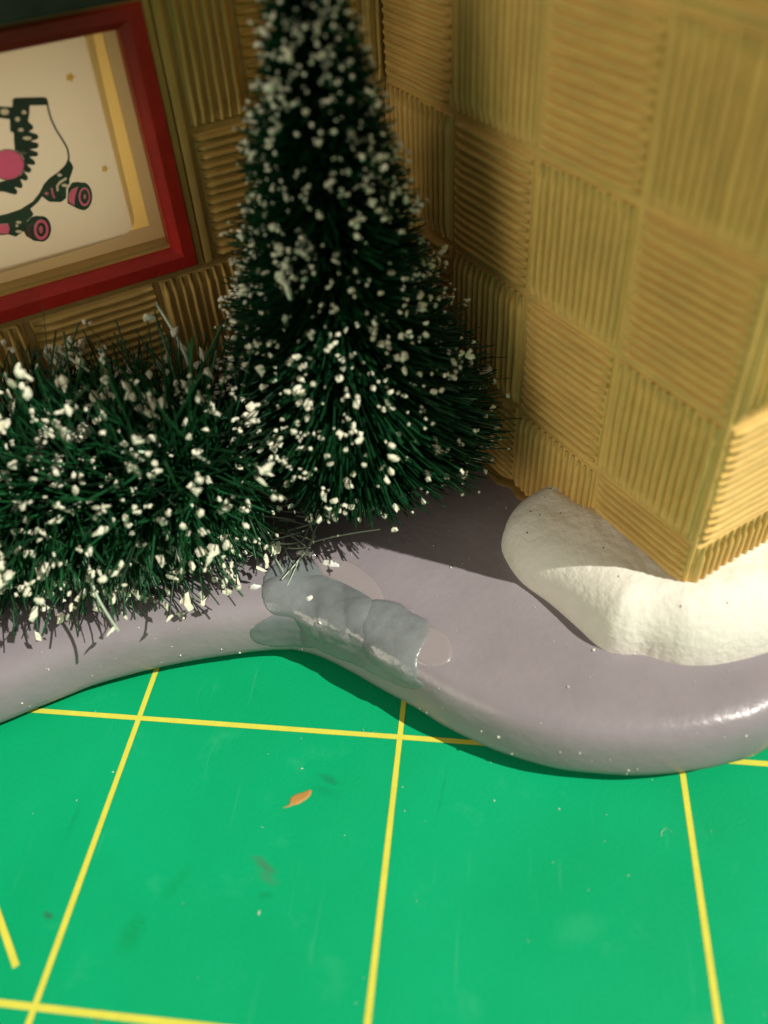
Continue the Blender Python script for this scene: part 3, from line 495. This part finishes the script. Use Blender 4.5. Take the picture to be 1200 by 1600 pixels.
# hedge
HP = np.array([(-1.9, .02, .62), (-1.3, .24, .63), (-.9, .36, .64), (-.5, .47, .68), (0, .565, .70), (.29, .67, .70)])
hedge = thing('brush_hedge', (-.3, .5, .30), 'low dark green bristle hedge flocked with white clumps under the window', 'hedge')
def hedge_fibres(N):
    ln = np.r_[0, np.cumsum(np.linalg.norm(np.diff(HP, axis=0), axis=1))]
    t = rng.uniform(0, ln[-1], N)
    O = np.stack([np.interp(t, ln, HP[:, k]) for k in range(3)], 1)
    tg = np.stack([np.interp(t+.01, ln, HP[:, k])-np.interp(t-.01, ln, HP[:, k]) for k in range(3)], 1); tg /= np.linalg.norm(tg, axis=1)[:, None]
    endf = np.clip((t-(ln[-1]-.10))/.10, 0, 1)
    side = np.stack([-tg[:, 1], tg[:, 0], np.zeros(N)], 1); side /= np.linalg.norm(side, axis=1)[:, None]
    ph = rng.uniform(0, 2*math.pi, N)
    ax = rng.normal(0, .22, N)+endf*np.abs(rng.normal(0, .55, N))
    Dv = side*np.cos(ph)[:, None]+np.array([[0, 0, 1.]])*np.sin(ph)[:, None]+tg*ax[:, None]
    Dv += rng.normal(0, .22, (N, 3)); Dv /= np.linalg.norm(Dv, axis=1)[:, None]
    lum = fnoise(t*5, ph*2.1, 21, 3)
    cs = np.abs(Dv@np.array([0, 0, 1.])); hz = np.sqrt(np.maximum(0, 1-cs**2))
    rad = 1/((hz/.38)**3+(cs/.46)**3)**(1/3)*(1-.35*endf*np.clip(ax, 0, 1))
    L = rad*(1+.15*lum)*(1-.42*rng.random(N)**2)*np.where(np.sin(ph) > 0, 1+.12*fnoise(t*3.2, t*0, 44, 2), 1)
    up = np.clip(np.sin(ph), 0, 1)
    L = L*(1+up*(.02-.30*np.exp(-((O[:, 0]+.10)/.075)**2)))
    L = L*np.where(Dv[:, 2] < -.25, .92, 1)
    L = np.where(O[:, 2]+Dv[:, 2]*L > 1.16, (1.16-O[:, 2])/np.maximum(Dv[:, 2], .05)*rng.uniform(.85, 1.03, N), L)
    # bristles bend over where they meet the base
    zt = O[:, 2]+Dv[:, 2]*L; over = np.clip(.325-zt, 0, None)
    bend = rng.normal(0, .075, (N, 3))*L[:, None]; bend[:, 2] += over
    bend += .48*L[:, None]*np.stack([fnoise(t*9, ph*4, 61+q, 2) for q in range(3)], 1)*np.array([[1, 1, .8]])
    bend[:, 2] += np.where(rng.random(N) < .3, rng.normal(0, .06, N), 0)*(zt > .45)
    k0 = rng.random(N)[:, None]*.35; O = O+Dv*L[:, None]*k0+rng.normal(0, .05, (N, 3)); L = L*(1-k0[:, 0])
    return t, ph, lum, O, Dv, L, bend
N = 12500
t, ph, lum, O, Dv, L, bend = hedge_fibres(N)
V, F, ends = tubes(O, Dv, L, bend, (.0042*rng.uniform(.6, 1.5, N)), segs=3)
np_mesh('crown', V, F, 'needle_hedge', hedge)
far = np.linalg.norm(ends-np.stack([np.interp(ends[:, 0], HP[:, 0], HP[:, k]) for k in range(3)], 1), axis=1)
wt = np.exp(2.6*fnoise(t*7, ph*2.6, 51, 3))*(far > .27)
flock(ends, Dv, wt, 2000, .005, .0140, hedge, .45, 1.5, 3.2)
flock(ends, Dv, wt*np.clip(1.2+np.sin(ph), 0, 2), 85, .014, .022, hedge, .95, 1.5, 2.6)
# whole bristles coated in flocking
k = rng.choice(N, 130, replace=False, p=(wt/wt.sum()))
V, F, _ = tubes(O[k]+Dv[k]*(L[k]*.62)[:, None], Dv[k]+rng.normal(0, .5, (130, 3)), L[k]*rng.uniform(.2, .45, 130), rng.normal(0, .06, (130, 3)), rng.uniform(.006, .0105, 130), segs=4, tip=.8)
np_mesh('coated_bristles', V, F, 'needle_coated', hedge)
mk('stem', *(lambda: (lambda Vv, Ff: (Vv, Ff))(*tubes(HP[:-1], HP[1:]-HP[:-1], np.linalg.norm(HP[1:]-HP[:-1], axis=1), np.zeros((len(HP)-1, 3)), np.full(len(HP)-1, .02), tip=1)[:2]))()[:1] if False else
   (lambda r: (r[0], [tuple(int(i) for i in f) for f in r[1]]))(tubes(HP[:-1], HP[1:]-HP[:-1], np.linalg.norm(HP[1:]-HP[:-1], axis=1), np.zeros((len(HP)-1, 3)), np.full(len(HP)-1, .02), tip=1)), 'wire', hedge)
# loose glued fibres where the hedge end meets the tree
n = 34
O = np.stack([rng.uniform(.36, .60, n), rng.uniform(.62, .85, n), np.full(n, .32)], 1); Dv = np.stack([rng.normal(.1, .6, n), rng.normal(-.6, .5, n), rng.uniform(.0, .35, n)], 1)
V, F, ends = tubes(O, Dv, rng.uniform(.08, .24, n), np.c_[rng.normal(0, .04, (n, 2)), np.full(n, -.01)], rng.uniform(.003, .006, n), segs=4)
np_mesh('loose_bristles', V, F, 'needle_coated', hedge)

# ------------------------------------------------------------------ the building
bld = thing('miniature_building', (C0[0], C0[1], BASE_Z), 'ochre model building with basket weave ribbed wall tiles and a red framed window', 'model building')
def basis(o, u, n):
    return lambda s, out, z: o+u*s+n*out+np.array([0, 0, z])
WR = basis(C4, D_, NRW); WL = basis(C0, E_, NLW); WE = basis(C4+FE*4*TW, -FE, NEW)
TOP = 3.6
WS0, WS1, WZ0, WZ1 = .955, 1.98, 1.30, 2.05            # window opening
# right wing: a closed block behind its two tiled faces
fp = [C4, C4+FE*4*TW, C4+FE*4*TW+D_*4*TW, C0]
V = [(p[0], p[1], .285) for p in fp]+[(p[0], p[1], TOP) for p in fp]
mk('wing_wall', V, box_faces(), 'gold', bld, smooth=False)
# back wall with the window opening and its reveal
V = []; F = []
ss = [0, WS0, WS1, 4.2]; zs = [.285, WZ0, WZ1, TOP]
for zv in zs:
    for s_ in ss: V.append(WL(s_, -.004, zv))
for j in range(3):
    for i in range(3):
        if (i, j) != (1, 1): F.append((j*4+i, j*4+i+1, (j+1)*4+i+1, (j+1)*4+i))
mk('back_wall', V, F, 'gold', bld, smooth=False)
dep = .46
V = [WL(s_, o_, z_) for o_ in (-.005, -dep) for (s_, z_) in ((WS0, WZ0), (WS1, WZ0), (WS1, WZ1), (WS0, WZ1))]
mk('window_reveal', V, [(0, 1, 5, 4), (1, 2, 6, 5), (2, 3, 7, 6), (3, 0, 4, 7), (4, 5, 6, 7)], 'gold_in', bld, smooth=False)
# yellow backing round the lit panel
V = []; F = []
for (s_, z_) in ((WS0, WZ0), (WS1, WZ0), (WS1, WZ1), (WS0, WZ1), (1.004, 1.36), (1.96, 1.36), (1.96, 2.04), (1.0, 2.04)): V.append(WL(s_, -.078, z_))
mk('backing', V, [(k, (k+1) % 4, 4+(k+1) % 4, 4+k) for k in range(4)], 'backing', bld, smooth=False)
V = [WL(s_, -.075, z_) for s_, z_ in ((1.004, 1.36), (1.07, 1.36), (1.06, WZ1), (.995, WZ1))]
mk('backing_strip', V, [(0, 1, 2, 3)], 'strip', bld, smooth=False)
# a solid back so no light leaks round the wall
V = [WL(s_, o_, z_) for o_ in (-.47, -.8) for (s_, z_) in ((-.6, .285), (4.2, .285), (4.2, TOP), (-.6, TOP))]
mk('back_block', V, box_faces(), 'gold', bld, smooth=False)

RIBS = {}
def rib_mesh(length, var):
    key = (round(length, 2), var)
    if key in RIBS: return RIBS[key]
    r = random.Random(hash(key) % 9999+var*17); length = key[0]
    ns = 10; V = []; F = []; wv = [r.uniform(-1, 1) for _ in range(6)]
    prof = [(-1, 0), (-.82, .55), (-.38, .95), (.38, .95), (.82, .55), (1, 0)]
    for i in range(ns+1):
        t = i/ns; x = (t-.5)*length
        endw = 1 if 0 < i < ns else .72; endh = 1 if 0 < i < ns else .35
        zc = .0010*(wv[0]*math.sin(5*t+wv[1]*3)+wv[2]*math.sin(11*t+wv[3]*3)) + .0008*r.uniform(-1, 1)
        hw = .0113*(1+.10*wv[4]+.07*r.uniform(-1, 1))*endw; hh = .0212*(1+.12*wv[5]+.06*r.uniform(-1, 1))*endh
        if i in (0, ns): x *= 1.0
        for (a, b) in prof: V.append((x, b*hh-.002, zc+a*hw))
        if i:
            q = (i-1)*6
            for k in range(5): F.append((q+k, q+6+k, q+7+k, q+1+k))
    F.append(tuple(range(5, -1, -1))); F.append(tuple(range(ns*6, ns*6+6)))
    RIBS[key] = raw_mesh('rib', V, F, 'gold'); return RIBS[key]
TILES = {}
def plate_mesh(wd, ht):
    key = (round(wd, 3), round(ht, 3))
    if key not in TILES:
        a, b = wd/2, ht/2; c = .008
        V = [(-a, 0, -b), (a, 0, -b), (a, 0, b), (-a, 0, b), (-a+.003, .006, -b+.003), (a-.003, .006, -b+.003), (a-.003, .006, b-.003), (-a+.003, .006, b-.003), (-a+c, .009, -b+c), (a-c, .009, -b+c), (a-c, .009, b-c), (-a+c, .009, b-c)]
        F = []
        for q in (0, 4):
            for k in range(4): F.append((q+k, q+(k+1) % 4, q+4+(k+1) % 4, q+4+k))
        F.append((8, 9, 10, 11)); F = [tuple(reversed(f)) for f in F]
        TILES[key] = raw_mesh('tile', V, F, 'gold', smooth=False)
    return TILES[key]
PITCH = .0322
def tile(o, u, n, s0, s1, z0, z1, vert, single, flat_end=False):
    g = .0118
    s0 += g; s1 -= g; z0 = max(z0+g, .292); z1 -= g
    if s1-s0 < .03 or z1-z0 < .05: return
    c = o+u*(s0+s1)/2+n*0+np.array([0, 0, (z0+z1)/2])
    t = bpy.data.objects.new('tile', plate_mesh(s1-s0, z1-z0)); COL.objects.link(t); t.parent = bld
    c2 = c-ORIGIN[bld.name]
    t.matrix_local = Matrix(((u[0], n[0], 0, c2[0]*S), (u[1], n[1], 0, c2[1]*S), (0, 0, 1, c2[2]*S), (0, 0, 0, 1)))
    ext, ln = ((s1-s0), (z1-z0)) if vert else ((z1-z0), (s1-s0))
    cnt = max(1, int((ext-.004)/PITCH)); pit = (ext-.006)/cnt
    objs = []
    for i in range(cnt):
        off = (i+.5-cnt/2)*pit+rnd.uniform(-.0012, .0012)
        lj = ln-.006-rnd.choice((0, 0, 0, .008))
        me = rib_mesh(lj, rnd.randrange(7))
        wsc = rnd.uniform(.9, 1.1); fl = rnd.choice((-1, 1))
        if vert: m = Matrix(((0, 0, fl, off*S), (0, 1, 0, .008*S), (-fl, 0, 0, rnd.uniform(-.002, .002)*S), (0, 0, 0, 1)))
        else: m = Matrix(((fl, 0, 0, rnd.uniform(-.002, .002)*S), (0, 1, 0, .008*S), (0, 0, fl, off*S), (0, 0, 0, 1)))
        m = m @ Matrix.Rotation(rnd.gauss(0, .004), 4, 'Y') @ Matrix.Diagonal((1, rnd.uniform(.88, 1.1), wsc, 1))
        objs.append((me, m))
    if single:
        for me, m in objs:
            r = bpy.data.objects.new('rib', me); COL.objects.link(r); r.parent = t; r.matrix_local = m
    else:
        V = []; F = []
        for me, m in objs:
            b0 = len(V); V += [(m @ v.co)[:] for v in me.vertices]; F += [tuple(b0+i for i in p.vertices) for p in me.polygons]
        me = bpy.data.meshes.new('ribs'); me.from_pydata(V, [], F); me.materials.append(M['gold']); me.polygons.foreach_set('use_smooth', [True]*len(me.polygons))
        r = bpy.data.objects.new('ribs', me); COL.objects.link(r); r.parent = t; r['kind'] = 'stuff'
# right wing wall: columns count from the near corner
for row in range(5):
    z0 = Z2+(row-1)*TH
    for c in range(4):
        vert = (c+row) % 2 == 1
        single = c < 3 or row == 3
        if row == 4 and c < 2: single = (c == 0)
        tile(C4, D_, NRW, c*TW, (c+1)*TW, z0, z0+TH, vert, single)
# end wall of the wing: columns from the near corner outwards
for row in range(5):
    z0 = Z2+(row-1)*TH
    for c in range(4):
        tile(C4+FE*4*TW, -FE, NEW, (3-c)*TW, (4-c)*TW, z0, z0+TH, (c+row) % 2 == 0, c == 0 and row < 2)
# back wall
LZ = .690
cols = [(0, .10, 1), (.10, .575, 0), (.575, 1.05, 1), (1.05, 1.55, 0), (1.55, 2.05, 1), (2.05, 2.55, 0)]
for row in range(5):
    z0 = LZ+(row-1)*.4975; z1 = z0+.4975
    for k, (a, b, par) in enumerate(cols):
        vert = (par+row) % 2 == 0
        # the window casing interrupts the tiles
        if row in (2, 3) and b > .60:
            if k == 2: b = .805
            else: continue
        if row == 4 and k > 1: continue
        if row == 1 and k > 1: z1c = min(z1, 1.187)
        else: z1c = z1
        tile(C0, E_, NLW, a, b, z0, z1c, vert, (row in (2, 3) and k in (0, 2)) or (row == 1 and k in (2, 3)))
# flat ochre casing strip beside the window
def bevel_box(name, f, s0, s1, o0, o1, z0, z1, material, bev=.008, parent=bld):
    bm = bmesh.new(); org = ORIGIN[parent.name]
    vs_ = [bm.verts.new(tuple((f(s, o, z)-org)*S)) for o in (o0, o1) for (s, z) in ((s0, z0), (s1, z0), (s1, z1), (s0, z1))]
    for q in box_faces(): bm.faces.new([vs_[i] for i in q])
    bmesh.ops.bevel(bm, geom=list(bm.edges), offset=bev*S, segments=3, profile=.5, affect='EDGES')
    bmesh.ops.recalc_face_normals(bm, faces=bm.faces)
    me = bpy.data.meshes.new(name); bm.to_mesh(me); bm.free(); me.materials.append(M[material]); me.polygons.foreach_set('use_smooth', [True]*len(me.polygons))
    o = bpy.data.objects.new(name, me); COL.objects.link(o); o.parent = parent; ORIGIN[o.name] = org
    return o
bevel_box('casing_strip', WL, .812, .845, -.01, .022, 1.195, 2.19, 'gold', .007)
bevel_box('casing_strip', WL, .848, .874, -.01, .012, 1.195, 2.19, 'gold', .005)
# red window frame: one ring with a bevelled inner lip
fo = (.879, 2.06, 1.205, 2.104)
prof = [(0, -.01), (0, .026), (.005, .033), (.050, .034), (.058, .029), (.076, .014), (.084, .010), (.084, -.03)]
V = []; F = []
for (ins, out) in prof:
    for (s_, z_) in ((fo[0]+ins, fo[2]+ins), (fo[1]-ins, fo[2]+ins), (fo[1]-ins, fo[3]-ins*.75), (fo[0]+ins, fo[3]-ins*.75)):
        V.append(WL(s_, out, z_))
for q in range(len(prof)-1):
    for k in range(4): F.append((q*4+k, q*4+(k+1) % 4, (q+1)*4+(k+1) % 4, (q+1)*4+k))
frame = mk('window', V, F, 'red', bld, smooth=False); frame['label'] = 'red window frame'
V = [WL(s_, o_, z_) for o_ in (-.012, -.018) for (s_, z_) in ((.94, 1.27), (2.0, 1.27), (2.0, 2.06), (.94, 2.06))]
mk('pane', V, box_faces(), 'glass', frame, smooth=False)
# cream backdrop with the roller skate print
BD = -.07
pr = [(1.30, 2.06)]
edge = [(1.028, 2.06), (1.038, 1.85), (1.046, 1.6), (1.05, 1.44)]+[(1.05+.07*(1-math.cos(a)), 1.42-.07*math.sin(a)) for a in np.linspace(.2, math.pi/2, 8)]+[(1.4, 1.343), (1.99, 1.338), (1.99, 2.06)]
V = [WL(s_, BD, z_) for s_, z_ in edge]; F = [tuple(range(len(edge)))]      # a sheet of paper
poster = mk('backdrop_panel', V, F, 'backlit', bld, smooth=False); poster['label'] = 'cream panel printed with a roller skate, pink wheels and stars'
from mathutils.geometry import tessellate_polygon
def in_poly(q, P):
    c = False
    for (x0, y0), (x1, y1) in zip(P, P[1:]+P[:1]):
        if (y0 > q[1]) != (y1 > q[1]) and q[0] < (x1-x0)*(q[1]-y0)/(y1-y0)+x0: c = not c
    return c
for name, layer, colr, P in SKATE:
    z_ = BD+.0012*layer; colr = 'eyelet' if colr == 'paper' else colr
    loops = [P]
    if colr == 'ink':                                   # tinted areas are left out of the black, as a printer would
        for n2, l2, c2, Q in SKATE:
            if l2 > layer and c2 != 'ink' and all(in_poly(q, P) for q in Q) and not any(in_poly(Q[0], h_) for h_ in loops[1:]): loops.append(Q)
    flat_ = [q for lp in loops for q in lp]
    tri = [tuple(t_) for t_ in tessellate_polygon([[Vector((s_, zq, 0)) for s_, zq in lp] for lp in loops])]
    mk(name, [WL(s_, z_, zq) for s_, zq in flat_], tri, colr, poster, smooth=False)
bevel_box('shade_block', basis(C4, -FE, NEW), -4*TW-.1, .02, -3.2, .66, TOP, 5.6, 'gold', .03)  # added above the view so its shadow keeps the window wall dark
# unseen lamp added behind the backdrop to brighten it
li = bpy.data.lights.new('panel_backlight', 'AREA'); li.shape = 'RECTANGLE'; li.size = .95*S; li.size_y = .65*S; li.energy = .0021; li.color = (1, .90, .72)
lo = bpy.data.objects.new('panel_backlight', li); COL.objects.link(lo)
lo.location = Vector(WL((WS0+WS1)/2, -.43, (WZ0+WZ1)/2))*S; lo.rotation_euler = Vector(-NLW).to_track_quat('Z', 'Y').to_euler()
# dark ledge over the window
bevel_box('ledge', WL, .98, 4.2, -.01, .36, 2.188, 2.5, 'dark', .015)
mk('roof', [WL(s_, o_, z_) for z_ in (TOP+.01, TOP+.12) for (s_, o_) in ((.1, .12), (4.2, .12), (4.2, -.8), (.1, -.8))], box_faces(), 'dark', bld, smooth=False)
# ochre paint run out onto the base at the foot of the wall
flat = lambda u, v: np.stack([u, v, np.full_like(np.asarray(u, float), BASE_Z)], -1)
foot = [tuple((C4+D_*TW*c_+NRW*o_)[:2]) for c_, o_ in ((3.4, -.03), (3.4, .05), (2.9, .085), (2.55, .07), (2.35, .055), (2.1, .07), (1.95, .04), (1.8, .05), (1.6, -.03))]
sheet('paint_run', foot, flat, lump(.012, .04, .3, 9, 15), .01, 'smear', bld)

# ------------------------------------------------------------------ snow drift round the wing's corner
drift = thing('snow_drift', (1.9, .35, BASE_Z), 'lumpy white painted snow drift wrapped around the building corner', 'snow drift')
so_ = [(1.70, .86), (1.63, .97), (1.55, .99), (1.47, .95), (1.39, .87), (1.352, .77), (1.352, .67), (1.42, .53), (1.53, .425), (1.62, .325), (1.70, .235), (1.77, .212), (1.84, .215), (1.90, .20), (1.98, .182), (2.1, .195), (2.28, .262), (2.5, .40), (2.75, .68), (2.9, 1.0), (2.6, 1.25), (2.2, .95), (2.0, .75)]
def snow_h(u, v, d):
    e = np.clip(d/.19, 0, 1); prof = (1-(1-e)**2.2)**(1/2.0)
    top = .185+.05*np.clip((u-1.35)/.6, 0, 1)
    return prof*top*(1+.10*fnoise(u*4, v*4, 17, 3))+.004*fnoise(u*30, v*30, 19, 2)*e+.0022*fnoise(u*75, v*75, 23, 2)*e
d_ = sheet('drift_body', so_, flat, snow_h, .011, 'snow', drift)
px = np.array([(1.50, .80), (1.56, .70), (1.45, .74), (1.60, .82), (1.44, .64), (1.75, .38), (1.95, .28), (2.1, .3), (1.70, .52), (1.53, .86), (1.48, .70)])
dv = np.array([v.co[:] for v in d_.data.vertices])/S+ORIGIN['snow_drift']
C3 = np.array([dv[np.argmin(np.linalg.norm(dv[:, :2]-q, axis=1))] for q in px])
np_mesh('dark_pits', *blobs(C3, rng.normal(size=(len(px), 3))*np.array([1, 1, .2]), np.full(len(px), .0042), np.full(len(px), .0026)), 'fibre', drift)

# ------------------------------------------------------------------ paint chip on the mat
chip = [(.622, -.309), (.640, -.297), (.642, -.272), (.660, -.255), (.682, -.246), (.704, -.234), (.712, -.243), (.706, -.263), (.688, -.280), (.672, -.292), (.655, -.298), (.640, -.306)]
fl = thing('paint_chip', (.667, -.272, 0), 'small orange brown chip of paint lying on the green mat', 'paint chip')
sheet('chip_body', chip, lambda u, v: np.stack([u, v, np.full_like(np.asarray(u, float), .0008)], -1), lambda u, v, d: .004*np.clip(d/.004, 0, 1)+.0008*fnoise(u*80, v*80, 2, 2), .0035, 'flake', fl, sink=0)
